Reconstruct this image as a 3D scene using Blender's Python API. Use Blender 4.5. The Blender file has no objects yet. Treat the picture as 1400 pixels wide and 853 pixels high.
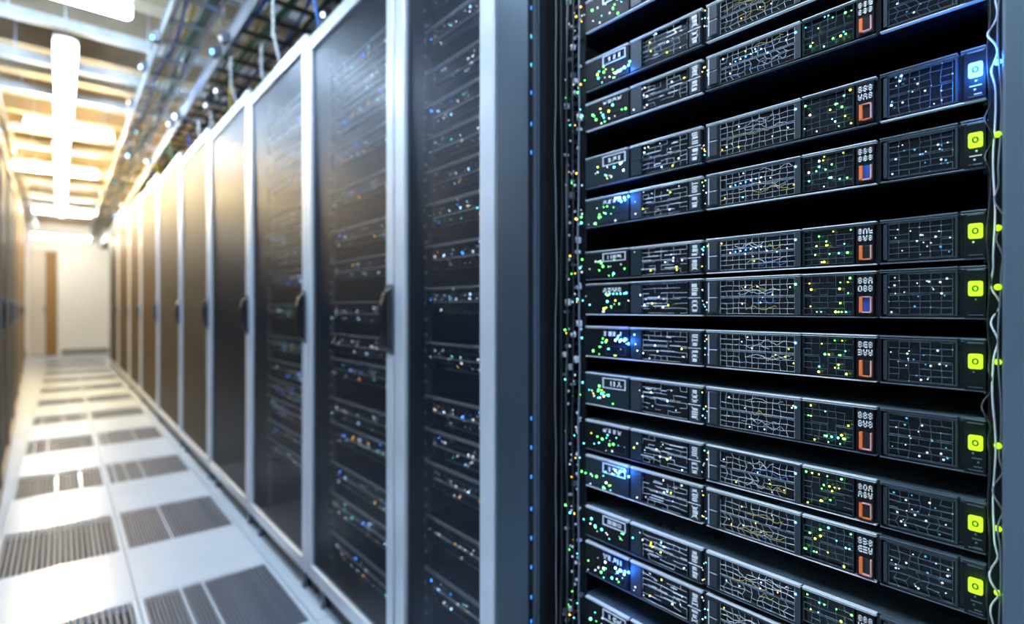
import bpy, math, random
from mathutils import Vector
sc = bpy.context.scene
C = sc.collection
PI = math.pi

# ------------------------------------------------------------------ camera numbers
F = 730.0
TH = math.atan(616.0 / F)
S_, C_ = math.sin(TH), math.cos(TH)
CAMZ = 1.13
XD = 0.726          # plane of the cabinet doors
XS = 0.800          # plane of the server faces


def along(u, X):
    """distance down the aisle of a point in the plane X seen u pixels right of the vanishing point"""
    return (F * X / (C_ * u) - X * S_) / C_


# ------------------------------------------------------------------ materials
def mat(name, col, rough=0.5, metal=0.0, emit=None, strength=0.0, spec=0.5, noise=0.0, nscale=30.0, bump=0.0, coat=0.0):
    m = bpy.data.materials.new(name)
    m.use_nodes = True
    nt = m.node_tree
    b = nt.nodes['Principled BSDF']
    b.inputs['Base Color'].default_value = (*col, 1)
    b.inputs['Roughness'].default_value = rough
    b.inputs['Metallic'].default_value = metal
    b.inputs['Specular IOR Level'].default_value = spec
    b.inputs['Coat Weight'].default_value = coat
    if emit:
        b.inputs['Emission Color'].default_value = (*emit, 1)
        b.inputs['Emission Strength'].default_value = strength
    if noise or bump:
        tc = nt.nodes.new('ShaderNodeTexCoord')
        n = nt.nodes.new('ShaderNodeTexNoise')
        n.inputs['Scale'].default_value = nscale
        n.inputs['Detail'].default_value = 4
        nt.links.new(tc.outputs['Object'], n.inputs['Vector'])
        if noise:
            r = nt.nodes.new('ShaderNodeValToRGB')
            r.color_ramp.elements[0].position = 0.3
            r.color_ramp.elements[1].position = 0.7
            r.color_ramp.elements[0].color = (*[c * (1 - noise) for c in col], 1)
            r.color_ramp.elements[1].color = (*[min(1, c * (1 + noise)) for c in col], 1)
            nt.links.new(n.outputs['Fac'], r.inputs['Fac'])
            nt.links.new(r.outputs['Color'], b.inputs['Base Color'])
            mr = nt.nodes.new('ShaderNodeMapRange')
            mr.inputs['To Min'].default_value = max(0.02, rough * (1 - noise))
            mr.inputs['To Max'].default_value = min(1, rough * (1 + noise))
            nt.links.new(n.outputs['Fac'], mr.inputs['Value'])
            nt.links.new(mr.outputs['Result'], b.inputs['Roughness'])
        if bump:
            bp = nt.nodes.new('ShaderNodeBump')
            bp.inputs['Strength'].default_value = bump
            bp.inputs['Distance'].default_value = 0.002
            nt.links.new(n.outputs['Fac'], bp.inputs['Height'])
            nt.links.new(bp.outputs['Normal'], b.inputs['Normal'])
    return m


def perforated(name, col, pitch, openness, rough=0.42, metal=0.7):
    """sheet metal with staggered round holes, the holes are see-through"""
    m = mat(name, col, rough, metal)
    nt = m.node_tree
    b = nt.nodes['Principled BSDF']
    out = nt.nodes['Material Output']
    tc = nt.nodes.new('ShaderNodeTexCoord')
    sep = nt.nodes.new('ShaderNodeSeparateXYZ')
    nt.links.new(tc.outputs['Object'], sep.inputs[0])

    def M(op, a, bb=None, cc=None):
        n = nt.nodes.new('ShaderNodeMath')
        n.operation = op
        for i, v in enumerate((a, bb, cc)):
            if v is None:
                continue
            if isinstance(v, (int, float)):
                n.inputs[i].default_value = v
            else:
                nt.links.new(v, n.inputs[i])
        return n.outputs[0]
    k = 2 * PI / pitch
    sy = M('SINE', M('MULTIPLY', sep.outputs['Y'], k))
    sz = M('SINE', M('MULTIPLY', sep.outputs['Z'], k))
    v = M('MULTIPLY', sy, sz)                      # staggered cells, half of them positive
    av = M('ABSOLUTE', v)
    hole = M('GREATER_THAN', av, openness)
    tr = nt.nodes.new('ShaderNodeBsdfTransparent')
    mix = nt.nodes.new('ShaderNodeMixShader')
    nt.links.new(hole, mix.inputs[0])
    nt.links.new(b.outputs[0], mix.inputs[1])
    nt.links.new(tr.outputs[0], mix.inputs[2])
    nt.links.new(mix.outputs[0], out.inputs['Surface'])
    return m


def lamp(name, col, strength):
    return mat(name, (0.02, 0.02, 0.02), 0.5, 0, col, strength)


M_ = dict(
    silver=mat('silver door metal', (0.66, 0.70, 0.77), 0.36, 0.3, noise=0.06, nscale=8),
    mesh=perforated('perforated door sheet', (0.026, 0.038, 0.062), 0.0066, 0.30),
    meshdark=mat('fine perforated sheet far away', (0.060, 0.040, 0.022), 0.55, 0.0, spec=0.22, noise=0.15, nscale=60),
    silvershade=mat('silver metal with shade in colour', (0.26, 0.20, 0.14), 0.45, 0.3),  # same silver metal, its shade put into a darker brown colour
    slotblue=lamp('blue slot light', (0.02, 0.22, 0.9), 2.2),
    slotcyan=lamp('cyan slot light', (0.05, 0.55, 0.8), 2.0),
    black=mat('black plastic', (0.012, 0.013, 0.016), 0.35),
    handle=mat('black door handle', (0.010, 0.011, 0.014), 0.22, coat=0.5),
    carcass=mat('dark cabinet metal', (0.035, 0.04, 0.05), 0.5, 0.3, noise=0.2, nscale=12),
    post=mat('blue grey rack post', (0.042, 0.070, 0.102), 0.42, 0.45, noise=0.08, nscale=6),
    lip=mat('grey flange', (0.15, 0.19, 0.24), 0.35, 0.5),
    chassis=mat('server casing', (0.005, 0.008, 0.013), 0.24, 0.0, spec=0.35, noise=0.35, nscale=22),
    face=mat('server front plate', (0.004, 0.006, 0.009), 0.45, 0.0, spec=0.2),
    lid=mat('slate casing lid', (0.22, 0.31, 0.37), 0.22, 0.6, noise=0.3, nscale=14),
    plate=mat('slate grey latch plate', (0.020, 0.030, 0.042), 0.45, 0.0),
    bright=mat('bright steel edge', (0.88, 0.93, 0.98), 0.25, 0.1),
    wire=mat('steel wire grid', (0.66, 0.72, 0.82), 0.30, 0.1, noise=0.5, nscale=160),
    wiredim=mat('dull steel wire grid', (0.10, 0.14, 0.19), 0.35, 0.35, noise=0.5, nscale=140),
    mark=mat('white printed marks', (0.9, 0.9, 0.9), 0.6),
    orange=mat('orange latch', (0.95, 0.20, 0.05), 0.4),
    pink=mat('salmon latch', (0.90, 0.40, 0.36), 0.4),
    bluep=mat('blue plastic', (0.03, 0.09, 0.42), 0.4),
    teal=mat('teal plate', (0.004, 0.018, 0.024), 0.4, 0.0),
    green=lamp('green indicator', (0.10, 1.0, 0.12), 9),
    cyan=lamp('cyan indicator', (0.10, 0.85, 0.9), 8),
    yellow=lamp('yellow indicator', (0.75, 0.9, 0.06), 8),
    amber=lamp('amber indicator', (1.0, 0.55, 0.06), 7),
    blue=lamp('blue indicator', (0.04, 0.22, 1.0), 22),
    bluewhite=lamp('pale blue indicator', (0.35, 0.65, 1.0), 12),
    cyandim=lamp('dim cyan indicator', (0.08, 0.45, 0.8), 1.3),
    white=lamp('white indicator and glint', (0.85, 0.9, 1.0), 5),
    dimwhite=lamp('dim white indicator and glint', (0.75, 0.85, 1.0), 1.6),
    red=lamp('red indicator', (1.0, 0.12, 0.10), 3),
    lime=lamp('lime power light', (0.56, 1.0, 0.005), 1.25),
    postlit=mat('grey post with light in colour', (0.10, 0.145, 0.19), 0.45, 0.3, noise=0.06, nscale=6),  # same post metal, the stronger light on it put into the colour
    limedark=mat('power ring', (0.03, 0.12, 0.0), 0.5),
    bluepower=lamp('blue power light', (0.22, 0.62, 1.0), 2.2),
    tile=mat('white floor tile', (0.66, 0.75, 0.87), 0.24, 0.0, noise=0.03, nscale=3, coat=0.2),
    grout=mat('dark floor seam', (0.20, 0.23, 0.28), 0.7),
    grate=mat('grey floor grille', (0.10, 0.13, 0.19), 0.5, 0.0),
    void=mat('underfloor void', (0.02, 0.025, 0.035), 0.9),
    wall=mat('cream wall paint', (0.86, 0.84, 0.80), 0.8, noise=0.02, nscale=2),
    dwall=mat('grey side wall', (0.42, 0.42, 0.42), 0.8, noise=0.04, nscale=2),
    base=mat('grey baseboard', (0.22, 0.22, 0.20), 0.6),
    doorleaf=mat('pale door leaf', (0.66, 0.60, 0.52), 0.5),
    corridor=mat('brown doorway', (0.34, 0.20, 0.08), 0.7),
    ceil=mat('ceiling deck', (0.42, 0.31, 0.19), 0.8, noise=0.25, nscale=3),
    joist=mat('ceiling joist', (0.58, 0.48, 0.34), 0.5, 0.1, noise=0.15, nscale=5),
    strut=mat('galvanised strut', (0.68, 0.72, 0.78), 0.35, 0.5, noise=0.15, nscale=10),
    tray=mat('cable tray steel', (0.40, 0.43, 0.47), 0.32, 0.5, noise=0.1, nscale=10),
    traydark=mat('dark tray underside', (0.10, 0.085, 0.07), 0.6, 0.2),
    duct=mat('pale duct', (0.60, 0.60, 0.60), 0.45, 0.3, noise=0.1, nscale=4),
    tubecool=lamp('cool tube', (0.62, 0.80, 1.0), 74),
    tubeneutral=lamp('neutral tube', (1.0, 0.93, 0.80), 90),
    tubeadded=lamp('added near tube', (0.62, 0.80, 1.0), 105),  # for added tubes out of view, stronger to brighten the server faces
    tubewarm=lamp('warm tube', (1.0, 0.74, 0.36), 110),
    housing=mat('white lamp housing', (0.85, 0.85, 0.85), 0.5),
    cblue=mat('blue cable', (0.03, 0.16, 0.62), 0.4),
    cyel=mat('yellow cable', (0.75, 0.55, 0.04), 0.4),
    cgreen=mat('green cable', (0.04, 0.30, 0.14), 0.4),
    cwhite=mat('white cable', (0.80, 0.82, 0.84), 0.4),
    cgrey=mat('grey cable', (0.16, 0.18, 0.21), 0.35),
    cblack=mat('black cable', (0.02, 0.02, 0.025), 0.35),
)


# ------------------------------------------------------------------ mesh building
class MB:
    def __init__(self):
        self.v, self.f, self.mi, self.mats, self.sm = [], [], [], [], []

    def m(self, name):
        if name not in self.mats:
            self.mats.append(name)
        return self.mats.index(name)

    def box(self, x0, x1, y0, y1, z0, z1, m='black'):
        if x0 > x1: x0, x1 = x1, x0
        if y0 > y1: y0, y1 = y1, y0
        if z0 > z1: z0, z1 = z1, z0
        n = len(self.v)
        self.v += [(x, y, z) for z in (z0, z1) for y in (y0, y1) for x in (x0, x1)]
        k = self.m(m)
        for q in ((0, 2, 3, 1), (4, 5, 7, 6), (0, 1, 5, 4), (2, 6, 7, 3), (0, 4, 6, 2), (1, 3, 7, 5)):
            self.f.append([n + i for i in q]); self.mi.append(k); self.sm.append(False)
        return self

    def ring(self, x0, x1, y0, y1, z0, z1, t, m, tb=None):
        """rectangular frame standing in the YZ plane"""
        tb = t if tb is None else tb
        self.box(x0, x1, y0, y0 + t, z0, z1, m)
        self.box(x0, x1, y1 - t, y1, z0, z1, m)
        self.box(x0, x1, y0 + t, y1 - t, z0, z0 + tb, m)
        self.box(x0, x1, y0 + t, y1 - t, z1 - tb, z1, m)
        return self

    def tube(self, pts, r, m='cblack', seg=6, taper=None):
        k = self.m(m)
        pts = [Vector(p) for p in pts]
        rows = []
        up = Vector((0.13, 0.31, 0.94)).normalized()
        for i, p in enumerate(pts):
            d = (pts[min(i + 1, len(pts) - 1)] - pts[max(i - 1, 0)]).normalized()
            a = d.cross(up)
            if a.length < 0.1:
                a = d.cross(Vector((1, 0, 0)))
            a.normalize()
            b = d.cross(a).normalized()
            rr = r if taper is None else r * taper[i]
            n = len(self.v)
            for s in range(seg):
                t = 2 * PI * s / seg
                self.v.append(tuple(p + a * (rr * math.cos(t)) + b * (rr * math.sin(t))))
            rows.append(n)
        for i in range(len(rows) - 1):
            for s in range(seg):
                s2 = (s + 1) % seg
                self.f.append([rows[i] + s, rows[i] + s2, rows[i + 1] + s2, rows[i + 1] + s])
                self.mi.append(k); self.sm.append(seg > 4)
        for n, rev in ((rows[0], True), (rows[-1], False)):
            q = [n + s for s in range(seg)]
            self.f.append(q[::-1] if rev else q); self.mi.append(k); self.sm.append(False)
        return self

    def ball(self, c, r, m, seg=8, rings=5, sq=(1, 1, 1)):
        k = self.m(m)
        n = len(self.v)
        for i in range(rings + 1):
            ph = PI * i / rings
            for s in range(seg):
                t = 2 * PI * s / seg
                self.v.append((c[0] + r * sq[0] * math.sin(ph) * math.cos(t), c[1] + r * sq[1] * math.sin(ph) * math.sin(t), c[2] + r * sq[2] * math.cos(ph)))
        for i in range(rings):
            for s in range(seg):
                s2 = (s + 1) % seg
                self.f.append([n + i * seg + s, n + (i + 1) * seg + s, n + (i + 1) * seg + s2, n + i * seg + s2])
                self.mi.append(k); self.sm.append(True)
        return self

    def rounded(self, x0, x1, yc, zc, hy, hz, r, m, seg=4):
        """rounded slab facing -X"""
        k = self.m(m)
        prof = []
        for cy, cz, a0 in ((hy - r, hz - r, 0), (-hy + r, hz - r, PI / 2), (-hy + r, -hz + r, PI), (hy - r, -hz + r, 1.5 * PI)):
            for i in range(seg + 1):
                a = a0 + i * PI / 2 / seg
                prof.append((yc + cy + r * math.cos(a), zc + cz + r * math.sin(a)))
        n = len(self.v); L = len(prof)
        self.v += [(x0, y, z) for y, z in prof] + [(x1, y, z) for y, z in prof]
        self.f.append([n + i for i in range(L)][::-1]); self.f.append([n + L + i for i in range(L)])
        self.mi += [k, k]; self.sm += [False, False]
        for i in range(L):
            j = (i + 1) % L
            self.f.append([n + i, n + j, n + L + j, n + L + i]); self.mi.append(k); self.sm.append(False)
        return self

    def build(self, name, parent=None, loc=(0, 0, 0), bevel=0.0):
        me = bpy.data.meshes.new(name)
        me.from_pydata(self.v, [], self.f)
        for nm in self.mats:
            me.materials.append(M_[nm])
        me.polygons.foreach_set('material_index', self.mi)
        me.polygons.foreach_set('use_smooth', self.sm)
        me.validate(); me.update()
        o = bpy.data.objects.new(name, me)
        C.objects.link(o)
        o.location = loc
        if parent is not None:
            o.parent = parent
        if bevel:
            b = o.modifiers.new('bevel', 'BEVEL'); b.width = bevel; b.segments = 2; b.limit_method = 'ANGLE'
        return o


def empty(name, loc, rz=0.0):
    o = bpy.data.objects.new(name, None)
    C.objects.link(o); o.location = loc; o.rotation_euler = (0, 0, rz); o.empty_display_size = 0.05
    return o


def tag(o, label=None, cat=None, group=None, kind=None):
    if label: o['label'] = label
    if cat: o['category'] = cat
    if group: o['group'] = group
    if kind: o['kind'] = kind
    return o


kids = {}


def copy_tree(o, parent=None):
    c = o.copy(); C.objects.link(c)
    c.parent = parent
    for ch in list(o.children):
        copy_tree(ch, c)
    return c


ORD = ['', 'first', 'second', 'third', 'fourth', 'fifth', 'sixth', 'seventh', 'eighth', 'ninth', 'tenth', 'eleventh', 'twelfth', 'thirteenth', 'fourteenth', 'fifteenth', 'sixteenth', 'seventeenth', 'eighteenth', 'nineteenth', 'twentieth'] + ['twenty-' + q for q in 'first second third fourth fifth sixth seventh eighth ninth'.split()] + ['thirtieth'] + ['thirty-' + q for q in 'first second third fourth fifth sixth seventh eighth ninth'.split()] + ['fortieth']

# ------------------------------------------------------------------ room shell
FLOORX = [-2.10, -1.63, -1.165, -0.70, -0.235, 0.225, 0.705, 1.17, 1.64, 2.10]
PERF = [(0.72, 1.30), (1.95, 2.52), (3.08, 3.66), (4.30, 4.86), (5.56, 6.16), (6.92, 7.50), (8.22, 8.80), (9.50, 10.08), (10.78, 11.36), (12.05, 12.63), (13.35, 13.93), (14.6, 15.2)]
rowb = [-2.6, -2.0, -1.3, -0.6, 0.0]
for a, b in PERF:
    rowb += [a - 0.015, b + 0.015]
rowb += [15.9, 16.5, 17.1]
fl = MB()
fl.box(-2.1, 2.1, -2.6, 17.1, -0.12, -0.035, 'void')
grates = []
for i in range(len(FLOORX) - 1):
    for j in range(len(rowb) - 1):
        x0, x1, y0, y1 = FLOORX[i], FLOORX[i + 1], rowb[j], rowb[j + 1]
        g = 0.0016
        isg = i in (4, 5) and any(abs(y0 - (a - 0.015)) < 1e-6 for a, b in PERF)
        if i == 4 and 8.0 < y0 or i == 5 and 13 < y0:
            pass
        if isg:
            grates.append((i, x0, x1, y0, y1))
            continue
        fl.box(x0 + g, x1 - g, y0 + g, y1 - g, -0.03, 0.0, 'tile')
tag(fl.build('floor'), kind='structure')
for (i, x0, x1, y0, y1) in grates:
    t = MB()
    g = 0.0016; m = 0.018
    t.box(x0 + g, x0 + m, y0 + g, y1 - g, -0.03, 0, 'tile'); t.box(x1 - m, x1 - g, y0 + g, y1 - g, -0.03, 0, 'tile')
    t.box(x0 + m, x1 - m, y0 + g, y0 + m, -0.03, 0, 'tile'); t.box(x0 + m, x1 - m, y1 - m, y1 - g, -0.03, 0, 'tile')
    rnd = random.Random(int(y0 * 100) + i)
    root = empty('floor_grille', ((x0 + x1) / 2, (y0 + y1) / 2, 0))
    off = (-(x0 + x1) / 2, -(y0 + y1) / 2, 0)
    t.build('tile_rim', root, off)
    b = MB()
    n = 21 if i == 4 else 34
    w = (x1 - x0 - 2 * m) / n
    for k in range(n):
        xa = x0 + m + k * w
        duty = rnd.uniform(0.42, 0.62) if i == 4 else rnd.uniform(0.55, 0.72)
        b.box(xa + w * (1 - duty) / 2, xa + w * (1 + duty) / 2, y0 + m, y1 - m, -0.03, -0.001, 'grate' if rnd.random() < 0.94 else 'tile')  # stray white bars stand in for bright reflections on the grille
    b.build('slotted_bars', root, off)
    j = next(q for q, (a, bb) in enumerate(PERF) if abs(a - 0.015 - y0) < 1e-6)
    side = 'left' if i == 4 else 'right'
    vis = j  # rows counted from the first one visible
    if j < 2 and i == 4 or j < 1:
        lab = 'slotted grey floor grille, %s column, under the photographer' % side if j == 0 else 'slotted grey floor grille in the left column, cut off by the bottom edge'
    else:
        lab = 'slotted grey floor grille in the %s column, %s of its column going down the aisle' % (side, ORD[j])
    tag(root, lab, 'floor grille', 'slotted grilles set in the white aisle floor')

tag(MB().box(-2.1, 2.1, -2.6, 17.2, 3.38, 3.46, 'ceil').build('ceiling'), kind='structure')
# far wall with its half-open door
WY = 17.1


def wx(px, Y=WY):
    u = px - 84.0
    return u * C_ * C_ * Y / F / (1 - u * C_ * S_ / F)


dx0, dx1, dxm, dz = wx(40), wx(80), wx(62), 2.56
w = MB()
w.box(-2.1, dx0, WY, WY + 0.14, 0, 3.38, 'wall'); w.box(dx1, 2.1, WY, WY + 0.14, 0, 3.38, 'wall'); w.box(dx0, dx1, WY, WY + 0.14, dz, 3.38, 'wall')
tag(w.build('wall_far'), kind='structure')
tag(MB().box(2.1, 2.2, -2.6, 17.2, 0, 3.46, 'dwall').build('wall_right'), kind='structure')
tag(MB().box(-2.2, -2.1, -2.6, 17.2, 0, 3.46, 'dwall').build('wall_left'), kind='structure')
tag(MB().box(-2.1, 2.1, -2.7, -2.6, 0, 3.46, 'dwall').build('wall_back'), kind='structure')
w = MB(); w.box(-2.1, dx0 - 0.05, WY - 0.02, WY, 0, 0.13, 'base'); w.box(dx1 + 0.05, 2.1, WY - 0.02, WY, 0, 0.13, 'base')
tag(w.build('baseboard_far', bevel=0.003), kind='structure')
dr = empty('door_1', ((dx0 + dx1) / 2, WY, 0)); tag(dr, kind='structure')
off = (-(dx0 + dx1) / 2, -WY, 0)
w = MB(); w.box(dx0, dx0 + 0.04, WY - 0.03, WY + 0.14, 0, dz, 'doorleaf'); w.box(dx1 - 0.03, dx1, WY - 0.03, WY + 0.14, 0, dz, 'doorleaf'); w.box(dx0, dx1, WY - 0.03, WY + 0.14, dz - 0.04, dz, 'doorleaf')
w.build('door_frame', dr, off)
w = MB(); w.box(dx0 + 0.04, dxm, WY + 0.02, WY + 0.06, 0.01, dz - 0.04, 'doorleaf'); w.box(dxm - 0.03, dxm - 0.01, WY, WY + 0.02, 1.0, 1.2, 'lip')
w.build('door_leaf', dr, off, bevel=0.004)
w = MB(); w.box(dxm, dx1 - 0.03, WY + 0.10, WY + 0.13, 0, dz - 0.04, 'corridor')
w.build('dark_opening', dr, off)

# ------------------------------------------------------------------ silver framed cabinets


def cabinet(y0, y1, ztop, label, group, perforate=True, handle=True, sgn=1, root=None, xf=XD, hollow=True, depth=0.95, stile=0.036, frame='silver'):
    """a cabinet whose door faces the aisle; sgn=1 faces -X (right row), sgn=-1 faces +X (left row)"""
    if root is None:
        root = empty('server_cabinet', (xf, (y0 + y1) / 2, 0))
    tag(root, label, 'server cabinet', group)
    hy = (y1 - y0) / 2
    g = 0.004
    zb = 0.10

    def X(a): return sgn * a
    b = MB()
    b.box(X(0.022), X(depth), -hy + 0.001, -hy + 0.018, zb - 0.02, ztop, 'carcass'); b.box(X(0.022), X(depth), hy - 0.018, hy - 0.001, zb - 0.02, ztop, 'carcass')
    b.box(X(0.022), X(depth), -hy + 0.018, hy - 0.018, ztop - 0.02, ztop, 'carcass'); b.box(X(0.022), X(depth), -hy + 0.018, hy - 0.018, zb - 0.02, zb + 0.01, 'carcass')
    b.box(X(depth - 0.02), X(depth), -hy + 0.018, hy - 0.018, zb, ztop, 'carcass')
    b.build('cabinet_body', root)
    b = MB(); b.box(X(0.045), X(depth - 0.03), -hy + 0.01, hy - 0.01, 0.0, zb - 0.02, 'black')
    for yy in (-hy + 0.10, hy - 0.10):
        b.tube([(X(0.032), yy, 0.0), (X(0.032), yy, zb - 0.02)], 0.012, 'lip', 8)
    b.build('plinth', root)
    d = MB()
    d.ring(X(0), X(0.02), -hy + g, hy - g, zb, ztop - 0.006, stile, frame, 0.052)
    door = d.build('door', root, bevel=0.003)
    p = MB()
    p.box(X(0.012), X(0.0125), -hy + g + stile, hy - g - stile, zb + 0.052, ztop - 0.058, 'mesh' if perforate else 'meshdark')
    p.build('mesh_panel', door)
    if handle:
        hh = MB()
        zc = 1.10
        yh = -hy + 0.012
        # backplate and long swing paddle, wedge shaped ends
        hh.rounded(min(X(-0.004), X(0)), max(X(-0.004), X(0)), yh + 0.006, zc, 0.024, 0.100, 0.012, 'lip')
        hh.build('handle_plate', door)
        hb = MB()
        hd = 1.0 if sgn > 0 else 0.45
        prof = [(-0.088, 0.004), (-0.078, 0.026), (-0.03, 0.034), (0.04, 0.034), (0.075, 0.024), (0.090, 0.004)]
        n = len(hb.v); k = hb.m('handle')
        for z, dd in prof:
            for yy in (-0.013, 0.013):
                hb.v += [(X(-0.002), yh + yy, zc + z), (X(-dd * hd), yh + yy * 0.8, zc + z)]
        for i in range(len(prof) - 1):
            a = n + i * 4; c = a + 4
            for q in ((a, a + 1, c + 1, c), (a + 2, c + 2, c + 3, a + 3), (a + 1, a + 3, c + 3, c + 1), (a, c, c + 2, a + 2)):
                hb.f.append(list(q)); hb.mi.append(k); hb.sm.append(False)
        for a in (n, n + 4 * (len(prof) - 1)):
            hb.f.append([a, a + 2, a + 3, a + 1]); hb.mi.append(k); hb.sm.append(False)
        hb.build('door_handle', door, bevel=0.003)
    return root


GAPX = [677, 538, 418.3, 339.5, 285, 246, 215, 191.5, 176, 161, 149]
YG = [along(x - 84, XD) for x in GAPX]
TOPR = [1.10, 1.10, 1.135, 1.185, 1.245, 1.33, 1.42, 1.48, 1.53, 1.56]
CABN = ['beside the open rack', 'second from the open rack']
cabs = []
for i in range(10):
    zt = CAMZ + TOPR[i] * 0.95
    lab = 'silver-framed mesh-door cabinet in the right row, %s' % (
        'directly beside the open rack' if i == 0 else '%s away from the open rack' % ORD[i + 1] if i < 9 else 'last before the far wall')
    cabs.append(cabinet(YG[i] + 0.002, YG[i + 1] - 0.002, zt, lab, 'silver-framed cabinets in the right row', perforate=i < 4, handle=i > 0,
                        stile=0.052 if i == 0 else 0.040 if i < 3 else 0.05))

# left row, running very slightly away from the aisle
LA = math.atan(0.029)
LY = [3.45, 4.08, 5.30, 6.60, 8.1, 9.6, 11.2, 12.8, 14.4]
for i in range(8):
    y0, y1 = LY[i] + .003, LY[i + 1] - .003
    ym = (y0 + y1) / 2
    root = empty('server_cabinet', (-0.133 - 0.029 * ym, ym, 0), LA)
    lab = 'grey mesh-door cabinet in the left row, %s' % ('the first one in from the left edge' if i == 0 else '%s from its near end' % ORD[i + 1])
    cabinet(y0, y1, CAMZ + 0.92 + 0.09 * i, lab, 'cabinets in the left row', perforate=False, handle=i > 0, sgn=-1, root=root, stile=0.045, frame='silvershade')

# ------------------------------------------------------------------ open rack
RZ0, RZ1 = 0.10, CAMZ + 1.05
YJ0, YJ1 = along(638, XD), YG[0] - 0.004      # far post, in the door plane
YN = along(1286, XD)                          # edge of the near post
rack = empty('open_rack', (XD, (YJ1 + 0.0) / 2, 0))
tag(rack, 'open black equipment rack with blue-grey posts, holding the lit servers', 'server rack')
ro = (-XD, -YJ1 / 2, 0)
b = MB(); b.box(XD, XD + 0.05, YJ0, YJ1, RZ0, RZ1, 'post'); b.build('rack_post', rack, ro, bevel=0.003)
b = MB(); b.box(XD - 0.002, XD + 0.05, YN - 0.085, YN, RZ0, RZ1, 'postlit'); b.build('rack_post', rack, ro, bevel=0.003)
b = MB(); b.box(XD + 0.05, XD + 0.95, YJ1 - 0.022, YJ1 - 0.002, RZ0, RZ1, 'carcass'); b.box(XD + 0.05, XD + 0.95, YN - 0.085, YN - 0.065, RZ0, RZ1, 'carcass'); b.build('side_panel', rack, ro)
b = MB(); b.box(XD + 0.93, XD + 0.95, YN - 0.065, YJ1 - 0.022, RZ0, RZ1, 'carcass'); b.build('back_panel', rack, ro)
b = MB(); b.box(XD, XD + 0.95, YN - 0.085, YJ1, RZ1, RZ1 + 0.03, 'carcass'); b.build('top_panel', rack, ro)
b = MB(); b.box(XD + 0.03, XD + 0.93, YN - 0.08, YJ1 - 0.02, 0, RZ0, 'black'); b.build('plinth', rack, ro)
# inner jamb: dark channel, grey flange strips, another channel
b = MB()
b.box(XD + 0.0505, XD + 0.30, YJ0 + 0.004, YJ0 + 0.02, RZ0, RZ1, 'black')
b.box(XD + 0.0125, XD + 0.019, YJ0 - 0.006, YJ0, RZ0, RZ1, 'lip')
b.box(XD + 0.024, XD + 0.028, YJ0 - 0.004, YJ0, RZ0, RZ1, 'lip')
jamb = b.build('inner_flange', rack, ro)
b = MB()
for yy in (0.0,):
    b.box(XD, XD + 0.0125, YJ0 - 0.001, YJ0, RZ0, RZ1, 'black')
    b.box(XD + 0.019, XD + 0.05, YJ0 - 0.001, YJ0, RZ0, RZ1, 'black')
b.build('cable_channel', rack, ro)
for py in (10, 49, 88, 126, 169, 208, 572, 612, 652, 696, 736, 776, 817, 850):
    z = CAMZ + (422 - py) / 637.0 * 0.95
    o = MB()
    o.ball((XD + 0.0075, YJ0 - 0.001, z), 0.0021, 'slotblue' if py not in (49, 88) else 'slotcyan', 8, 5, (0.9, 0.8, 2.2))
    o.build('slot_light', rack, ro)
# mounting rails with square holes and screws
YR1 = along(686, XS)
YR0 = along(717, XS)
b = MB()
yh0, yh1 = YR0 + 0.020, YR0 + 0.032
b.box(XS, XS + 0.004, yh1, YR1, RZ0, RZ1, 'face'); b.box(XS, XS + 0.004, YR0, yh0, RZ0, RZ1, 'face')
z = RZ0
while z < RZ1 - 0.05:
    b.box(XS, XS + 0.004, yh0, yh1, z, z + 0.008, 'face'); z += 0.0195
b.box(XS, XS + 0.05, YR1, YR1 + 0.006, RZ0, RZ1, 'teal')
b.build('mounting_rail', rack, ro)
b = MB(); b.box(XS - 0.002, XS + 0.004, YN + 0.004, along(1267, XS), RZ0, RZ1, 'face'); b.box(XS, XS + 0.04, YN + 0.002, YN + 0.006, RZ0, RZ1, 'teal'); b.build('mounting_rail', rack, ro)
rnd = random.Random(4)
n = 0
for k in range(90):
    z = 0.42 + k * 0.0162 + rnd.uniform(-.006, .006)
    b = MB()
    if rnd.random() < 0.55:
        b.ball((XS - 0.002, YR0 + 0.012 + rnd.uniform(0, 0.038), z), rnd.uniform(.0022, .0036), 'bright', 8, 5)
        b.build('screw', rack, ro)
    else:
        yy = YR0 + rnd.uniform(0.004, 0.05)
        b.box(XS - 0.010, XS - 0.0005, yy, yy + 0.008, z, z + rnd.uniform(.003, .014), rnd.choice(['cwhite', 'silver', 'lip', 'cwhite']))
        b.box(XS - 0.013, XS - 0.010, yy + 0.002, yy + 0.006, z + .001, z + .005, 'cgrey')
        b.build('cage_nut', rack, ro, bevel=0.001)

# cables hanging in the far side of the rack
CC = ['cgrey', 'cblack', 'cblack', 'cgrey', 'cblack', 'cgrey']


def wig(y, x, z0, z1, amp, rnd, n=60):
    ph = [rnd.uniform(0, 6.28) for _ in range(4)]
    P = []
    for i in range(n + 1):
        t = i / n
        z = z0 + (z1 - z0) * t
        P.append((x + amp * 0.6 * math.sin(11 * t * PI + ph[0]), y + amp * math.sin(7 * t * PI + ph[1]) + amp * 0.5 * math.sin(23 * t * PI + ph[2]), z))
    return P


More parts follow.
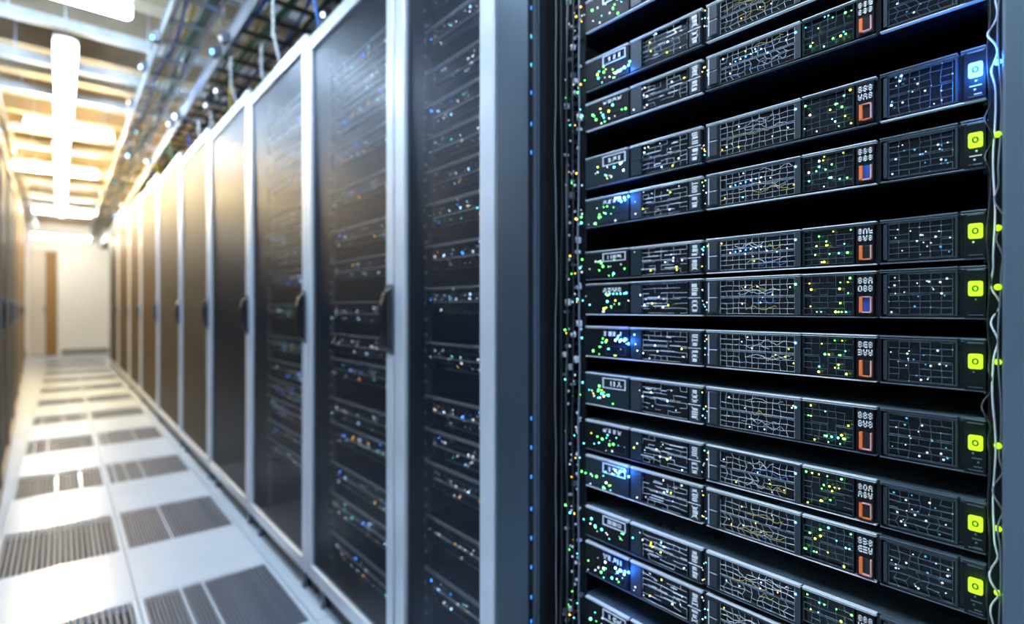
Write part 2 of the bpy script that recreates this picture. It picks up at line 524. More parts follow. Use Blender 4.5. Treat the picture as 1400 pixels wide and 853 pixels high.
LBLC = {'cgrey': 'grey', 'cwhite': 'white', 'cblack': 'black'}
for k in range(6):
    b = MB()
    b.tube(wig(YR0 + 0.010 + 0.011 * k, XS - 0.010 - 0.005 * (k % 3), 0.12, RZ1 - 0.02, 0.0016, rnd), 0.0014 if k % 2 else 0.0018, CC[k], 6)
    o = b.build('network_cable')
    tag(o, 'thin %s cable running down the far rail of the open rack, %s from the post' % (LBLC[CC[k]], ORD[6 - k]), 'cable', 'cables along the far rail of the open rack')
for k in range(3):
    b = MB()
    P = []
    yy = along(1267, XS) - 0.007 + 0.0045 * k
    for i in range(900):
        t = i / 899
        z = 0.55 + t * 1.1
        q = max(0.0, math.sin(t * 23 + k * 2.1)) ** 3
        P.append((XS - 0.010 + 0.003 * math.sin(t * 37 + k) - 0.006 * q * math.cos(t * 150), yy - 0.004 + 0.0012 * math.sin(t * (41 + 14 * k) + k * 2) + 0.0045 * q * math.sin(t * 150), z))
    b.tube(P, 0.0010, ['cgrey', 'cwhite', 'cblack'][k], 6)
    tag(b.build('network_cable'), 'looping %s cable beside the power lights, by the near post' % ['grey', 'white', 'black'][k], 'cable', 'cables beside the power lights')

# ------------------------------------------------------------------ servers
def Y(px): return along(px - 84, XS)


led_cache = {}


def led(col, size):
    key = (col, size)
    if key not in led_cache:
        b = MB(); b.ball((0, 0, 0), size, col, 8, 5, (0.55, 1, 1))
        me = bpy.data.meshes.new('led_and_glint')
        me.from_pydata(b.v, [], b.f); me.materials.append(M_[col])
        me.polygons.foreach_set('use_smooth', b.sm)
        me.update()
        led_cache[key] = me
    return led_cache[key]


def put_led(root, y, z, col, size=0.0014, x=-0.0035, name='led_and_glint'):
    o = bpy.data.objects.new(name, led(col, size)); C.objects.link(o)
    o.parent = root; o.location = (x, y, z)
    return o


def grille(b, y0, y1, z0, z1, nc, nr, jit, th, m, rnd, vdrop=0.0, x=-0.002, mid=True, brick=False, drop=0.0, mb=None):
    jit *= 0.6
    G = []
    for j in range(nr + 1):
        row = []
        for i in range(nc + 1):
            y = y0 + (y1 - y0) * i / nc
            z = z0 + (z1 - z0) * j / nr
            if brick and 0 < i < nc and j % 2: y += (y1 - y0) / nc * 0.35
            if 0 < i < nc: y += rnd.uniform(-jit, jit) * (y1 - y0) / nc
            if 0 < j < nr: z += rnd.uniform(-jit, jit) * (z1 - z0) / nr * 0.8
            row.append((x, y, z))
        G.append(row)
    for j in range(nr + 1):
        for i in range(nc + 1):
            if i < nc and rnd.random() > drop:
                t = th * rnd.uniform(0.7, 1.3)
                b.tube([G[j][i], G[j][i + 1]], t, m, 4)
            if j < nr and rnd.random() > max(drop, vdrop):
                b.tube([G[j][i], G[j + 1][i]], th * rnd.uniform(0.5, 0.95), m, 4)
    if mb:
        for _ in range(int(nc * nr * 0.22)):  # pale balls at the nodes stand in for speck highlights
            p = G[rnd.randint(0, nr)][rnd.randint(0, nc)]
            b.ball(p, th * rnd.uniform(1.2, 2.2), mb, 6, 4)


def glyphs(b, y0, y1, z0, z1, rnd, rows=2, cols=3, x0=-0.0045, m='mark', fill=0.75):
    """tiny illegible stencilled strokes"""
    cy = (y1 - y0) / cols; cz = (z1 - z0) / rows
    for r in range(rows):
        for c in range(cols):
            ya, yb = y0 + c * cy + cy * .08, y0 + (c + 1) * cy - cy * .08
            za, zb = z0 + r * cz + cz * .1, z0 + (r + 1) * cz - cz * .1
            t = min(cy, cz) * 0.30
            segs = [(ya, yb, zb - t, zb), (ya, yb, za, za + t), (ya, ya + t * .8, za, zb), (yb - t * .8, yb, za, zb), (ya, yb, (za + zb) / 2 - t / 2, (za + zb) / 2 + t / 2)]
            for s in segs:
                if rnd.random() < fill:
                    b.box(x0, x0 + 0.0006, *s, m)


def server(zb, zt, idx, label, power, blue=False, cyan=False, port=True, honey=0.2):
    rnd = random.Random(100 + idx)
    h = zt - zb
    ya, yb = Y(1352), Y(797)
    ym = (ya + yb) / 2
    root = empty('rack_server', (XS, ym, zb))
    tag(root, label, 'server', 'rack servers with power lights in the open rack')

    def P(b, name, parent=root, bevel=0):
        return b.build(name, parent, (0, -ym, 0), bevel)
    b = MB()
    b.box(0.003, 0.62, ya, yb, 0.001, h - 0.001, 'chassis')
    P(b, 'casing', bevel=0.001)
    # bright folded edges
    b = MB()
    for (p, q) in ((1349, 1314), (1310, 1204), (1199, 1098), (1095, 967), (961, 863), (860, 802)):
        dz = rnd.uniform(-.0003, .0003)
        b.box(-0.004, 0.004, Y(p), Y(q), h - 0.0012 + dz, h + 0.0002 + dz, 'bright' if p < 1205 else 'lip')
        b.box(-0.0035, 0.004, Y(p), Y(q), h - 0.0034 + dz, h - 0.0027 + dz, 'bright' if p < 1205 and rnd.random() < .7 else 'lip')
    P(b, 'top_edge', bevel=0.0004)
    b = MB()
    for (p, q) in ((1349, 1204), (1199, 967), (961, 802)):
        b.box(-0.003, 0.004, Y(p), Y(q), 0.0005, 0.0020, 'lip' if rnd.random() < .6 else 'bright')
    P(b, 'bottom_edge', bevel=0.0004)
    if idx >= 6:
        b = MB(); b.box(0.004, 0.45, ya + .004, yb - .004, h - 0.0008, h + 0.0006, 'lid'); P(b, 'casing_lid')
    z0, z1 = 0.004, h - 0.004
    zm = (z0 + z1) / 2
    # ---- right drive bay
    b = MB()
    b.ring(-0.003, 0.003, Y(1310), Y(1206), z0, z1, 0.0022, 'plate', 0.0016)
    b.box(-0.003, 0.003, Y(1214), Y(1206), z0, z1, 'plate')
    bay = P(b, 'drive_bay')
    g = MB()
    grille(g, Y(1303), Y(1216), z0 + .002, zm - .001, 6, 3, honey * 0.6, 0.00042, 'wiredim', rnd, brick=honey > .3, drop=0.08, mb='wire')
    grille(g, Y(1303), Y(1216), zm + .001, z1 - .002, 6, 3, honey * 0.6, 0.00042, 'wiredim', rnd, drop=0.08, mb='bright')
    P(g, 'wire_grille', bay).location = (0, 0, 0)
    for _ in range(16):
        put_led(root, Y(rnd.uniform(1219, 1300)) - ym, rnd.uniform(z0 + .004, z1 - .004), rnd.choice(['dimwhite', 'dimwhite', 'cyandim', 'dimwhite', 'cyandim', 'bluewhite' if idx == 3 else 'dimwhite']), rnd.choice([.0008, .0012]))
    # ---- label and latch column
    b = MB()
    b.box(-0.0035, 0.003, Y(1196), Y(1172), z0, z1, 'face')
    ll = P(b, 'latch_plate', bevel=0.0006)
    g = MB(); glyphs(g, Y(1195), Y(1174), zm + 0.003, z1 - 0.003, rnd, 2, 3, fill=.9)
    g2 = g.build('printed_label', ll)
    g = MB()
    ly0, ly1 = Y(1194), Y(1177)
    lz0, lz1 = z0 + 0.003, zm - 0.002
    g.box(-0.008, -0.0035, ly1 - 0.0038, ly1, lz0, lz1, 'orange')
    g.box(-0.008, -0.0035, ly0, ly0 + 0.0016, lz0, lz1, 'pink')
    g.box(-0.008, -0.0035, ly0, ly1, lz0, lz0 + 0.0018, 'orange' if idx % 2 else 'pink')
    if idx % 3 == 0: g.box(-0.008, -0.0035, ly0, ly1, lz1 - 0.0014, lz1, 'pink')
    g.box(-0.0045, -0.0036, ly0 + .0016, ly1 - .0038, lz0 + .0018, lz1, 'bluep' if idx in (4, 6) else 'black')
    g.build('orange_latch', ll, bevel=0.0004)
    # ---- narrow green-lit bay
    b = MB()
    b.ring(-0.003, 0.003, Y(1169), Y(1098), z0, z1, 0.0012, 'face', 0.001)
    bay = P(b, 'drive_bay')
    g = MB()
    grille(g, Y(1167), Y(1100), z0 + .001, zm - .001, 6, 3, honey * .5, 0.00034, 'wiredim', rnd, drop=0.15)
    grille(g, Y(1167), Y(1100), zm + .001, z1 - .001, 6, 3, honey * .5, 0.00034, 'wiredim', rnd, drop=0.15)
    P(g, 'wire_grille', bay).location = (0, 0, 0)
    for _ in range(15):
        c = rnd.choice(['green', 'yellow', 'yellow', 'green', 'cyan'] if not (idx in (3, 4) and rnd.random() < .3) else ['white'])
        put_led(root, Y(rnd.uniform(1101, 1166)) - ym, z0 + rnd.choice([.08, .22, .3, .55, .66, .82, .92]) * (z1 - z0), c, rnd.choice([.0009, .0012, .0015]))
    # ---- main wire bay
    b = MB()
    b.ring(-0.003, 0.003, Y(1096), Y(968), z0, z1, 0.0013, 'plate', 0.001)
    b.box(-0.0035, 0.003, Y(984), Y(968), z0, z1, 'plate')
    b.box(-0.0035, 0.003, Y(1096), Y(1088), z0, z1, 'plate')
    bay = P(b, 'drive_bay')
    g = MB()
    grille(g, Y(1087), Y(986), z0 + .001, zm - .0012, 11, 3, honey, 0.00037, 'wire', rnd, brick=honey > .3, drop=0.05, mb='bright')
    grille(g, Y(1087), Y(986), zm + .0012, z1 - .001, 11, 3, honey * .9, 0.00037, 'wire', rnd, drop=0.05, mb='bright')
    g.box(-0.0030, -0.0022, Y(1087), Y(986), zm - .0008, zm + .0008, 'wiredim')
    P(g, 'wire_grille', bay).location = (0, 0, 0)
    # loose fine wires behind the grid catching light
    g = MB()
    for q in range(5):
        yy0 = Y(rnd.uniform(1040, 1085)); yy1 = yy0 + rnd.uniform(.02, .07); zz = rnd.uniform(z0 + .006, z1 - .006)
        pts = []
        for i in range(14):
            t = i / 13
            pts.append((-0.0033, min(yy0 + (yy1 - yy0) * t, Y(987)), max(z0 + .002, min(z1 - .002, zz + 0.003 * math.sin(t * 9 + q) + rnd.uniform(-.0012, .0012)))))
        g.tube(pts, 0.00034, rnd.choice(['wire', 'wire', 'cwhite', 'cyel', 'cblue']), 4)
    g.build('fine_wires', bay)
    for _ in range(7):
        put_led(root, Y(rnd.uniform(988, 1087)) - ym, rnd.uniform(z0 + .004, z1 - .004), rnd.choice(['yellow', 'bluewhite', 'white', 'amber', 'dimwhite']), .0009)
    if idx in (2, 4, 5):
        for q in range(7):
            put_led(root, Y(1000 + q * 7) - ym, zm + .003 + q * .0009, 'blue' if q % 2 else 'bluewhite', .0009)
    put_led(root, Y(1089) - ym, z1 - .01, 'blue' if idx != 6 else 'green', .0017)
    # ---- centre latch pair
    b = MB()
    b.box(-0.004, 0.003, Y(959), Y(944), z0, z1, 'plate')
    c = P(b, 'latch_plate', bevel=0.0006)
    g = MB(); glyphs(g, Y(957), Y(947), z0 + .003, zm - .003, rnd, 3, 1, -.005); glyphs(g, Y(957), Y(947), zm + .003, z1 - .003, rnd, 3, 1, -.005)
    g.box(-.0052, -.004, Y(960), Y(943), zm - .0008, zm + .0004, 'bright')
    g.build('printed_label', c)
    b = MB()
    b.box(-0.007, 0.003, Y(983), Y(972), z0 + .003, zm - .002, 'plate'); b.box(-0.007, 0.003, Y(983), Y(972), zm + .002, z1 - .003, 'plate')
    b.box(-0.0078, -.007, Y(972.8), Y(971.6), z0 + .003, z1 - .003, 'bright')
    b.box(-0.0078, -.007, Y(983.4), Y(971.6), zm - .001, zm, 'bright')
    P(b, 'release_lever', bevel=0.0005)
    for _ in range(6):
        put_led(root, Y(rnd.uniform(961, 970)) - ym, rnd.uniform(z0 + .003, z1 - .003), rnd.choice(['dimwhite', 'white', 'amber', 'cyan', 'dimwhite']), .0010)
    # ---- left drive bay
    b = MB()
    b.ring(-0.003, 0.003, Y(942), Y(863), z0, z1, 0.0014, 'face', 0.001)
    b.box(-0.003, 0.003, Y(878), Y(864), z0, z1, 'teal' if idx % 2 else 'plate')
    bay = P(b, 'drive_bay')
    g = MB()
    grille(g, Y(940), Y(880), z0 + .001, zm - .001, 7, 3, honey * .8, 0.00037, 'wire', rnd, vdrop=0.72, drop=0.2, mb='bright')
    grille(g, Y(940), Y(880), zm + .001, z1 - .001, 7, 3, honey * .5, 0.00037, 'wire', rnd, vdrop=0.65, drop=0.2, mb='bright')
    for q in range(6):
        yy = Y(rnd.uniform(890, 935)); zz = rnd.choice([zm - .009, zm + .008, zm - .014, zm + .001, zm + .015])
        g.box(-.003, -.002, yy, yy + rnd.uniform(.008, .03), zz, zz + .0013, 'bright')
    P(g, 'wire_grille', bay).location = (0, 0, 0)
    for _ in range(9):
        put_led(root, Y(rnd.uniform(868, 938)) - ym, rnd.uniform(z0 + .003, z1 - .003), rnd.choice(['white', 'dimwhite', 'yellow', 'dimwhite', 'bluewhite']), .0012)
    # ---- port bay with green lights
    b = MB()
    b.box(-0.003, 0.003, Y(861), Y(802), z0, z1, 'teal' if idx in (3, 4, 8, 10) else 'face')
    pb = P(b, 'port_panel', bevel=0.0005)
    g = MB()
    if port:
        g.ring(-.005, -.003, Y(857), Y(826), zm + .006, z1 - .002, .0016, 'bright')
        glyphs(g, Y(852), Y(832), zm + .010, z1 - .006, rnd, 1, 3, -.0045)
    else:
        g.ring(-.004, -.003, Y(857), Y(830), z0 + .004, zm - .006, .001, 'plate')
        glyphs(g, Y(852), Y(826), zm + .012, z1 - .004, rnd, 1, 4, -.0045)
    g.build('network_port', pb)
    for _ in range(16):
        c = rnd.choice(['green', 'green', 'cyan', 'yellow', 'green', 'cyan', 'dimwhite', 'dimwhite', 'white'])
        put_led(root, Y(rnd.gauss(830, 15)) - ym, max(z0 + .003, min(zm + .008, rnd.gauss(zm - .006, .012))), c, rnd.choice([.0010, .0014, .0022]))
    for _ in range(7):  # emissive dots put in for specular specks along the rail
        put_led(root, Y(rnd.uniform(775, 800)) - ym, rnd.uniform(z0, z1), rnd.choice(['dimwhite', 'green', 'dimwhite', 'amber', 'cyan', 'dimwhite']), rnd.choice([.0012, .0018]), x=-.006, name='rail_dot')
    if blue:
        zz = {1: z0 + .012, 4: z1 - .006, 7: zm + .004, 10: z1 - .01, 12: zm + .002}.get(idx, zm)
        for q in range(4):
            put_led(root, Y(846 + q * 5) - ym, zz + rnd.uniform(-.006, .006), 'blue', .0024, name='blue_light')
        for q in range(3):
            put_led(root, Y(843 + q * 6) - ym, zz + rnd.uniform(-.003, .003), 'bluewhite', .0022, name='blue_light')
        L = bpy.data.lights.new('blue_glow', 'POINT'); L.energy = 0.16; L.color = (0.03, 0.2, 1.0); L.shadow_soft_size = 0.006
        o = bpy.data.objects.new('blue_glow', L); C.objects.link(o); o.parent = root; o.location = (-0.022, Y(856) - ym, zz)
    if cyan:
        for q in range(6):
            put_led(root, Y(830 + q * 5) - ym, zm + .010, 'cyan', .0016)
        put_led(root, Y(858) - ym, zm + .011, 'blue', .002)
    # ---- power module
    b = MB()
    b.box(-0.004, 0.003, Y(1349), Y(1319), z0 - .002, z1 + .001, 'face')
    b.box(-0.0045, -.004, Y(1346), Y(1323), z1 - .001, z1, 'lip')
    pm = P(b, 'power_module', bevel=0.0008)
    zc = h * 0.58
    b = MB()
    ey0, ey1 = Y(1345), Y(1325)
    b.rounded(-0.006, -0.003, (ey0 + ey1) / 2, zc, (ey1 - ey0) / 2, 0.0086, 0.0022, 'bluepower' if power == 'blue' else 'lime')
    pl = b.build('power_light', pm)
    g = MB()
    for q in range(16):
        a0 = 2 * PI * q / 16 + PI / 2 + .5; a1 = a0 + 2 * PI / 16
        R = 0.0029
        g.tube([(-.0063, (ey0 + ey1) / 2 + R * .8 * math.cos(a0), zc + R * math.sin(a0)), (-.0063, (ey0 + ey1) / 2 + R * .8 * math.cos(a1), zc + R * math.sin(a1))], .0009, 'limedark' if power != 'blue' else 'bluep', 5)
    g.build('power_symbol', pl)
    g = MB()
    zz = zc - .0125
    for q in range(4):
        wv = rnd.uniform(.4, .95)
        if idx in (5, 6, 7) and q: continue
        if q % 2: g.box(-.005, -.004, ey0 + .001, ey0 + (ey1 - ey0) * wv, zz - .001, zz, 'mark' if idx < 6 else 'lip')
        else:
            g.ball((-.004, ey0 + (ey1 - ey0) * rnd.uniform(.3, .7), zz), .0013, 'mark' if idx < 6 else 'lip', 6, 4)
        zz -= .0048
    g.box(-.005, -.004, ey0, ey1, z0 + .001, z0 + .0018, 'lip')
    g.build('printed_label', pm)
    L = bpy.data.lights.new('power_glow', 'POINT'); L.shadow_soft_size = 0.006
    L.energy = 0.34 if power == 'blue' else 0.010
    L.color = (0.03, 0.22, 1.0) if power == 'blue' else (0.35, 1.0, 0.02)
    o = bpy.data.objects.new('power_glow', L); C.objects.link(o); o.parent = root; o.location = (-0.024, (ey0 + ey1) / 2 - ym, zc)
    # small emissive dot in the same colour on the rail
    put_led(root, Y(1366) - ym, zc + .001, 'lime' if power != 'blue' else 'bluepower', .0036, x=-.008, name='rail_dot')
    return root


SV = [  # r bottom, r top, power, blue, cyan, port, honey
    (0.522, 0.582, 'g', 0, 0, 1, .3), (0.410, 0.468, 'g', 1, 0, 1, .35), (0.335, 0.388, 'g', 0, 0, 0, .35),
    (0.226, 0.284, 'b', 0, 0, 1, .25), (0.152, 0.206, 'g', 1, 0, 0, .25), (0.0534, 0.107, 'g', 0, 0, 1, .12),
    (-0.012, 0.0465, 'g', 0, 1, 0, .2), (-0.0908, -0.033, 'g', 1, 0, 0, .22), (-0.181, -0.1204, 'g', 0, 0, 1, .3),
    (-0.266, -0.210, 'g', 0, 0, 0, .4), (-0.336, -0.2765, 'g', 1, 0, 1, .45), (-0.430, -0.3736, 'g', 0, 0, 1, .4),
    (-0.500, -0.440, 'g', 1, 0, 0, .45), (-0.604, -0.545, 'g', 0, 0, 1, .4)]
SL = ['topmost in the open rack, cut off by the top edge', 'second from the top of the open rack, blue light at far end',
      'in the open rack, directly above the one with the blue power light',
      'the only one with a blue power button', 'directly below the one with the blue power button', 'second below the blue power button, white-framed port at its far end',
      'just above mid height, with a row of cyan lights at far end', 'just below mid height, with a single strong blue light at far end',
      'just below mid height, under a wide pale casing lid', 'second lowest green power button of those fully seen',
      'lowest green power button, under another server directly stacked on it', 'upper of the bottom pair, power button out of view',
      'lower of the bottom pair, large blue glow at far end', 'lowest in the open rack, mostly cut off by the bottom edge']
SL[8] = 'third-lowest visible green power button, pale casing lid above it'
SL[9] = 'second-lowest visible green power button'
SL[10] = 'lowest visible green power button, blue glow at far end'
SL[11] = 'upper of the bottom pair, power button out of view'
KS = XS / C_
for i, (rb, rt, pw, bl, cy, po, ho) in enumerate(SV):
    server(CAMZ + rb * KS, CAMZ + rt * KS, i, 'lit rack server, ' + SL[i], 'blue' if pw == 'b' else 'green', bool(bl), bool(cy), bool(po), ho)

# chassis rails carrying the servers (angle runners on both sides)
for (rb, rt, *_r) in SV:
    z = CAMZ + rb * KS
    for (p, q) in ((Y(797) - 0.006, Y(797) + 0.02), (Y(1352) - 0.012, Y(1352) + 0.006)):
        b = MB(); b.box(XS + 0.01, XS + 0.6, p, q, z - 0.003, z + 0.0008, 'black')
        b.build('slide_rail', rack, ro)



# ------------------------------------------------------------------ simpler servers behind the mesh doors
def inner_server(w, seed):
    rnd = random.Random(seed)
    h = 0.075
    root = empty('rack_server', (0, 0, 0))
    b = MB(); b.box(0.004, 0.5, -w / 2, w / 2, 0, h, 'chassis'); b.build('casing', root)
    b = MB(); b.box(-0.006, 0.004, -w / 2, w / 2, h - 0.005, h, 'bright'); b.build('top_edge', root)
    b = MB(); b.box(-0.003, 0.004, -w / 2 + .03, w / 2 - .03, h * .42, h * .42 + .002, 'bright'); b.box(-0.003, 0.004, -w / 2 + .03, w / 2 - .1, .003, .005, 'lip'); b.build('vent_edge', root)
    b = MB()
    grille(b, -w / 2 + .05, w / 2 - .05, .008, h - .008, 12, 4, .2, .0006, 'wiredim', rnd, drop=.5, mb='bright')
    b.build('wire_grille', root)
    b = MB(); b.box(-.004, .004, -w / 2 + .004, -w / 2 + .04, .004, h - .004, 'plate'); b.box(-.004, .004, w / 2 - .04, w / 2 - .004, .004, h - .004, 'plate')
    glyphs(b, -w / 2 + .008, -w / 2 + .034, .02, h - .02, rnd, 3, 2, -.005)
    b.build('mounting_ear', root)
    for q in range(30):  # white dots stand in for specular glints among the indicators
        c = rnd.choice(['white', 'white', 'bluewhite', 'blue', 'dimwhite', 'white', 'white', 'bluewhite', 'dimwhite', 'white', 'cyan', 'amber', 'dimwhite'])
        z = rnd.choice([h * .55, h * .55, h * .7, h * .2]) if q % 3 else rnd.uniform(.006, h - .006)
        put_led(root, w / 2 - .02 - (w - .03) * rnd.random() ** .8, z, c, rnd.choice([.0009, .0014, .0018, .0026]), -.007)
    return root


CN = ['the mesh door beside the open rack', 'the second mesh door from the open rack', 'the third mesh door from the open rack']
for ci in range(3):
    y0, y1 = YG[ci], YG[ci + 1]
    w = y1 - y0 - 0.08
    yc = (y0 + y1) / 2
    protos = [inner_server(w, 10 * ci + q) for q in range(8)]
    zt = CAMZ + TOPR[ci] * 0.95
    rr = random.Random(77 + ci)
    z = zt - 0.20
    k = 0
    while z > 0.16 and k < 15:
        o = protos[k] if k < 8 else copy_tree(protos[(k * 3 + 1) % 8])
        o.location = (XD + 0.085, yc, z)
        k += 1
        tag(o, 'dim server behind %s, %s down' % (CN[ci], ORD[k]), 'server', 'servers behind ' + CN[ci])
        z -= 0.075 + rr.choice([0.02, 0.045, 0.08])
    r_ = MB()
    for yy in (y0 + 0.026, y1 - 0.046):
        r_.box(0.088, 0.10, yy - yc, yy - yc + 0.02, 0.11, zt - 0.02, 'lip')
        zz = 0.15
        while zz < zt - .05:
            r_.box(0.082, 0.088, yy - yc + .005, yy - yc + .013, zz, zz + .008, 'bright'); zz += .045
    r_.build('mounting_rail', cabs[ci])

# ------------------------------------------------------------------ ceiling services
ZL = CAMZ + 1.6


def tube_light(x0, x1, y0, y1, z, m, label, r=0.045):
    cx, cy = (x0 + x1) / 2, (y0 + y1) / 2
    root = empty('tube_light', (cx, cy, z))
    tag(root, label, 'ceiling light', 'tube lights under the ceiling')
    ax = x1 - x0 > y1 - y0
    L = (x1 - x0 if ax else y1 - y0) / 2
    def P(t, dz=0): return (t, 0, dz) if ax else (0, t, dz)
    b = MB(); b.tube([P(-L), P(-L + .02), P(L - .02), P(L)], r, m, 14, [.7, 1, 1, .7]); b.build('lamp_tube', root)
    b = MB()
    for s in (-1, 1):
        for (u0, u1, z0, z1) in ((0, .04, r + .012, r + .03), (.04, .06, r - .004, r + .022)):
            if ax: b.box(-L, L, s * u0, s * u1, z0, z1, 'housing')
            else: b.box(s * u0, s * u1, -L, L, z0, z1, 'housing')
    b.build('lamp_housing', root)
    for s in (-.8, .8):
        p = P(L * s)
        b = MB(); b.tube([(p[0], p[1], r + .03), (p[0], p[1], 3.38 - z)], .004, 'strut', 5)
        b.build('hanging_rod', root)


TL = [(-0.40, 0.30, 3.66, 3.66, 'tubecool', 'short cool white tube light across the aisle at the top edge'),
      (0.02, 0.02, 4.28, 5.35, 'tubecool', 'cool white tube light along the aisle, nearest of the line'),
      (0.015, 0.015, 5.45, 6.75, 'tubecool', 'tube light along the aisle, second in the line'),
      (0.0, 0.0, 6.9, 8.3, 'tubewarm', 'warm tube light along the aisle, third in the line'),
      (0.0, 0.0, 8.5, 11.8, 'tubewarm', 'long warm tube light, farthest in the line along the aisle'),
      (-0.25, 0.38, 6.45, 6.45, 'tubewarm', 'nearest warm tube light across the aisle'),
      (-0.42, 0.34, 8.40, 8.40, 'tubewarm', 'second warm tube light across the aisle'),
      (-0.36, 0.40, 12.0, 12.0, 'tubeneutral', 'third tube light across the aisle'),
      (-0.5, 0.5, 15.7, 15.7, 'tubeneutral', 'last tube light across the aisle, near the far wall'),
      (-0.55, 0.35, 1.6, 1.6, 'tubeadded', 'added unseen cool tube light above the photographer, in front'),  # out of view, added for light on the server faces
      (-0.55, 0.35, 0.2, 0.2, 'tubeadded', 'added unseen cool tube light directly above the photographer'),
      (-0.55, 0.35, -1.3, -1.3, 'tubecool', 'added unseen cool tube light behind the photographer')]  # also out of view and added for its light
for i, (x0, x1, y0, y1, m, lab) in enumerate(TL):
    tube_light(x0, x1, y0, y1, ZL + (0.06 if x1 > x0 and 3 < y0 < 13 else 0), m, lab)

# joists
k = 0
for k in range(24):
    y = 2.4 + k * 0.6
    b = MB(); b.box(-2.1, 2.1, -.03, .03, -.13, .13, 'joist'); b.box(-2.1, 2.1, -.07, .07, -.145, -.13, 'joist')
    tag(b.build('trim_%d' % (k + 1), None, (0, y, 3.23)), kind='structure')
rnd = random.Random(9)
SP = [3.4, 4.5, 5.15, 6.0, 7.2, 8.0, 9.1, 10.2, 11.3, 12.6]
for k, y in enumerate(SP):
    root = empty('ceiling_strut', (0, y, 2.93 + 0.03 * (k % 2)))
    tag(root, 'pale steel strut spanning the aisle below the ceiling, %s from the camera' % ORD[k + 1], 'strut', 'steel struts across the aisle')
    b = MB(); b.box(-1.9, 1.6, -.035, .035, -.03, -.024, 'strut'); b.box(-1.9, 1.6, -.035, -.029, -.024, .03, 'strut'); b.box(-1.9, 1.6, .029, .035, -.024, .03, 'strut')
    b.build('channel', root)
    for xx in (-1.2, -.25, .95):
        b = MB(); b.tube([(xx, 0, -.024), (xx, 0, 3.38 - root.location.z)], .007, 'strut', 6)
        b.build('threaded_rod', root)


def ladder(x0, x1, y0, y1, z, label, dark=False, rung=0.3, hgt=0.06):
    root = empty('cable_tray', ((x0 + x1) / 2, (y0 + y1) / 2, z))
    tag(root, label, 'cable tray', 'cable trays running along the aisle')
    hx, hy = (x1 - x0) / 2, (y1 - y0) / 2
    for s in (-1, 1):
        b = MB(); b.box(s * hx - .006, s * hx + .006, -hy, hy, 0, hgt, 'tray'); b.box(s * hx - .014, s * hx + .006, -hy, hy, hgt - .004, hgt, 'tray'); b.build('side_rail', root)
    n = int((y1 - y0) / rung)
    b = MB(); b.box(-hx, hx, -.015, .015, .004, .018, 'traydark' if dark else 'tray')
    r0 = b.build('rung', root)
    for i in range(n):
        o = r0 if i == 0 else r0.copy()
        if i: C.objects.link(o)
        o.location = (0, -hy + rung * (i + .5), 0)
    for i in range(int((y1 - y0) / 1.5)):
        yy = -hy + 1.5 * (i + .5)
        for s in (-1, 1):
            b = MB(); b.tube([(s * hx, yy, hgt), (s * hx, yy, 3.38 - z)], .005, 'strut', 5)
            b.build('hanging_rod', root)
    return root


ladder(0.46, 0.66, 2.2, 16.6, ZL + 0.02, 'bright open ladder tray between the tube lights and the right cabinets')
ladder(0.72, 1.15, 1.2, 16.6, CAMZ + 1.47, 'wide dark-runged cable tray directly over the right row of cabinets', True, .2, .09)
ladder(-0.75, -0.40, 2.6, 16.6, CAMZ + 1.75, 'cable tray above the left row of cabinets')
# cables lying in the wide tray, and drooping between
CX = ['cblue', 'cwhite', 'cyel', 'cgreen', 'cgrey', 'cwhite', 'cblue', 'cblack', 'cyel', 'cwhite', 'cgrey', 'cgreen']
NM = {'cblue': 'blue', 'cwhite': 'white', 'cyel': 'yellow', 'cgreen': 'green', 'cgrey': 'grey', 'cblack': 'black'}
for k, c in enumerate(CX):
    x = 0.745 + 0.033 * k
    P = []
    for i in range(90):
        t = i / 89
        P.append((x + .02 * math.sin(t * 31 + k * 1.7) + (0 if k % 3 else -0.03 * max(0, math.sin(t * 40 + k))), 1.6 + t * 14.6, CAMZ + 1.47 + .032 + .012 * (k % 3) + .010 * math.sin(t * 53 + k)))
    b = MB(); b.tube(P, .011 if k % 2 else .008, c, 7)
    tag(b.build('data_cable'), '%s cable in the wide tray over the right cabinets, %s from its aisle edge' % (NM[c], ORD[k + 1]), 'cable', 'cables in the wide tray')
for k in range(6):
    x = 0.50 + 0.026 * k
    c = ['cwhite', 'cblue', 'cyel', 'cwhite', 'cgreen', 'cgrey'][k]
    P = [(x + .012 * math.sin(i * .9 + k), 2.4 + i * .2, ZL + .048 + .008 * math.sin(i * 1.3 + 2 * k)) for i in range(70)]
    b = MB(); b.tube(P, .009, c, 7)
    tag(b.build('data_cable'), '%s cable in the open ladder tray, %s from its aisle edge' % (NM[c], ORD[k + 1]), 'cable', 'cables in the ladder tray')
# drop loops down to the cabinets
rnd = random.Random(21)
for k in range(20):
    y = 2.2 + k * 0.42 + rnd.uniform(-.1, .1)
    ci = next((q for q in range(10) if YG[q] <= y < YG[q + 1]), 9)
    zt = CAMZ + TOPR[ci] * .95
    c = rnd.choice(['cblue', 'cwhite', 'cyel', 'cgreen', 'cwhite', 'cblue', 'cwhite'])
    x = rnd.uniform(.78, .9)
    zs = CAMZ + 1.50
    if zt > zs - .08: continue
    P = [(x - .02, y, zs), (x - .06, y + .02, zs - .05), (x - .05, y + .05, (zs + zt) / 2), (x, y + .07, zt + .03), (x + .03, y + .08, zt)]
    b = MB(); b.tube(P, .006, c, 7)
    tag(b.build('drop_cable'), '%s cable dropping onto the right row of cabinets, %s from the camera' % (NM[c], ORD[k + 1]), 'cable', 'drop cables above the right cabinets')
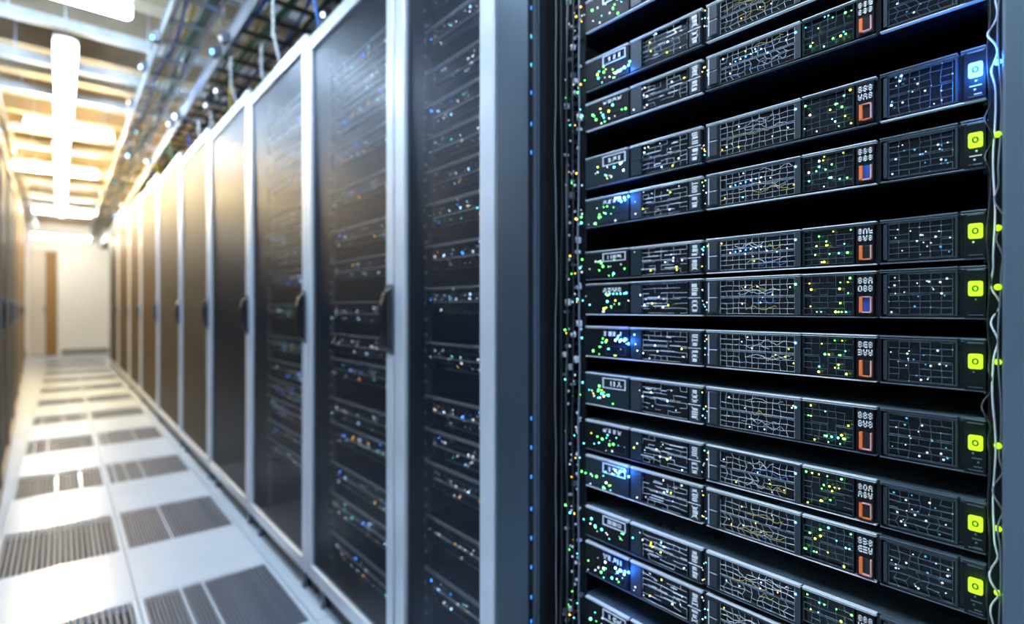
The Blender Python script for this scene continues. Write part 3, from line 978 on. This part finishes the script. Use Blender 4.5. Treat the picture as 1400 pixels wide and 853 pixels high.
# small added glint boxes with emissive balls put in for highlights along both trays
for k in range(34):
    y = 2.1 + k * 0.27 + rnd.uniform(-.12, .12)
    wide = k % 3 != 0
    x = rnd.choice([0.695, 0.695, 0.80, 1.0]) if wide else rnd.choice([0.44, 0.56, 0.685])
    z = (CAMZ + 1.47 if wide else ZL + .02) + (rnd.uniform(.0, .06) if x < .7 else -.028)
    root = empty('added_glint_box', (x, y, z))
    b = MB(); b.box(-.022, .012, -.03, .03, -.028, .028, 'cgrey'); b.build('box_body', root, bevel=.004)
    c = ['bluewhite', 'white', 'white', 'amber', 'dimwhite', 'blue', 'cyan', 'white', 'white'][k % 9]
    q = rnd.uniform(.007, .017)
    b = MB(); b.ball((-.024, -.01, -.008), q, c, 10, 6); b.build('led_and_glint', root)  # glowing ball in place of a blurred highlight
    tag(root, 'added glint box with %s glow on the %s tray, %s from the camera' % ({'bluewhite': 'pale blue', 'blue': 'blue', 'white': 'white', 'dimwhite': 'dim white', 'amber': 'amber', 'cyan': 'cyan'}[c], 'wide' if wide else 'open', ORD[k + 1]), 'added glint box', 'added glint boxes on the cable trays')
# duct
b = MB(); b.tube([(-1.2, y, 3.0) for y in (2.6, 6, 10, 16.9)], .13, 'duct', 16)
tag(b.build('air_duct'), 'round pale air duct running under the ceiling above the left cabinets', 'duct')

# ------------------------------------------------------------------ light
wd = bpy.data.worlds.new('world'); sc.world = wd; wd.use_nodes = True
wd.node_tree.nodes['Background'].inputs[0].default_value = (0.35, 0.45, 0.6, 1)
wd.node_tree.nodes['Background'].inputs[1].default_value = 0.15

# ------------------------------------------------------------------ camera
cam = bpy.data.cameras.new('camera'); co = bpy.data.objects.new('camera', cam); C.objects.link(co)
co.location = (0, 0, CAMZ); co.rotation_euler = (PI / 2, 0, -TH)
cam.sensor_width = 36; cam.lens = F * 36 / 1400
cam.shift_y = -4.5 / 1400
cam.clip_start = 0.02; cam.clip_end = 100
cam.dof.use_dof = True; cam.dof.focus_distance = 0.73; cam.dof.aperture_fstop = 2.0
sc.camera = co
sc.view_settings.view_transform = 'Standard'; sc.view_settings.look = 'None'
sc.view_settings.exposure = 0.0; sc.view_settings.gamma = 1.0
sc.view_settings.use_curve_mapping = False
sc.cycles.use_denoising = True
sc.cycles.max_bounces = 8; sc.cycles.diffuse_bounces = 4; sc.cycles.glossy_bounces = 4; sc.cycles.transparent_max_bounces = 12
sc.cycles.caustics_reflective = False; sc.cycles.caustics_refractive = False
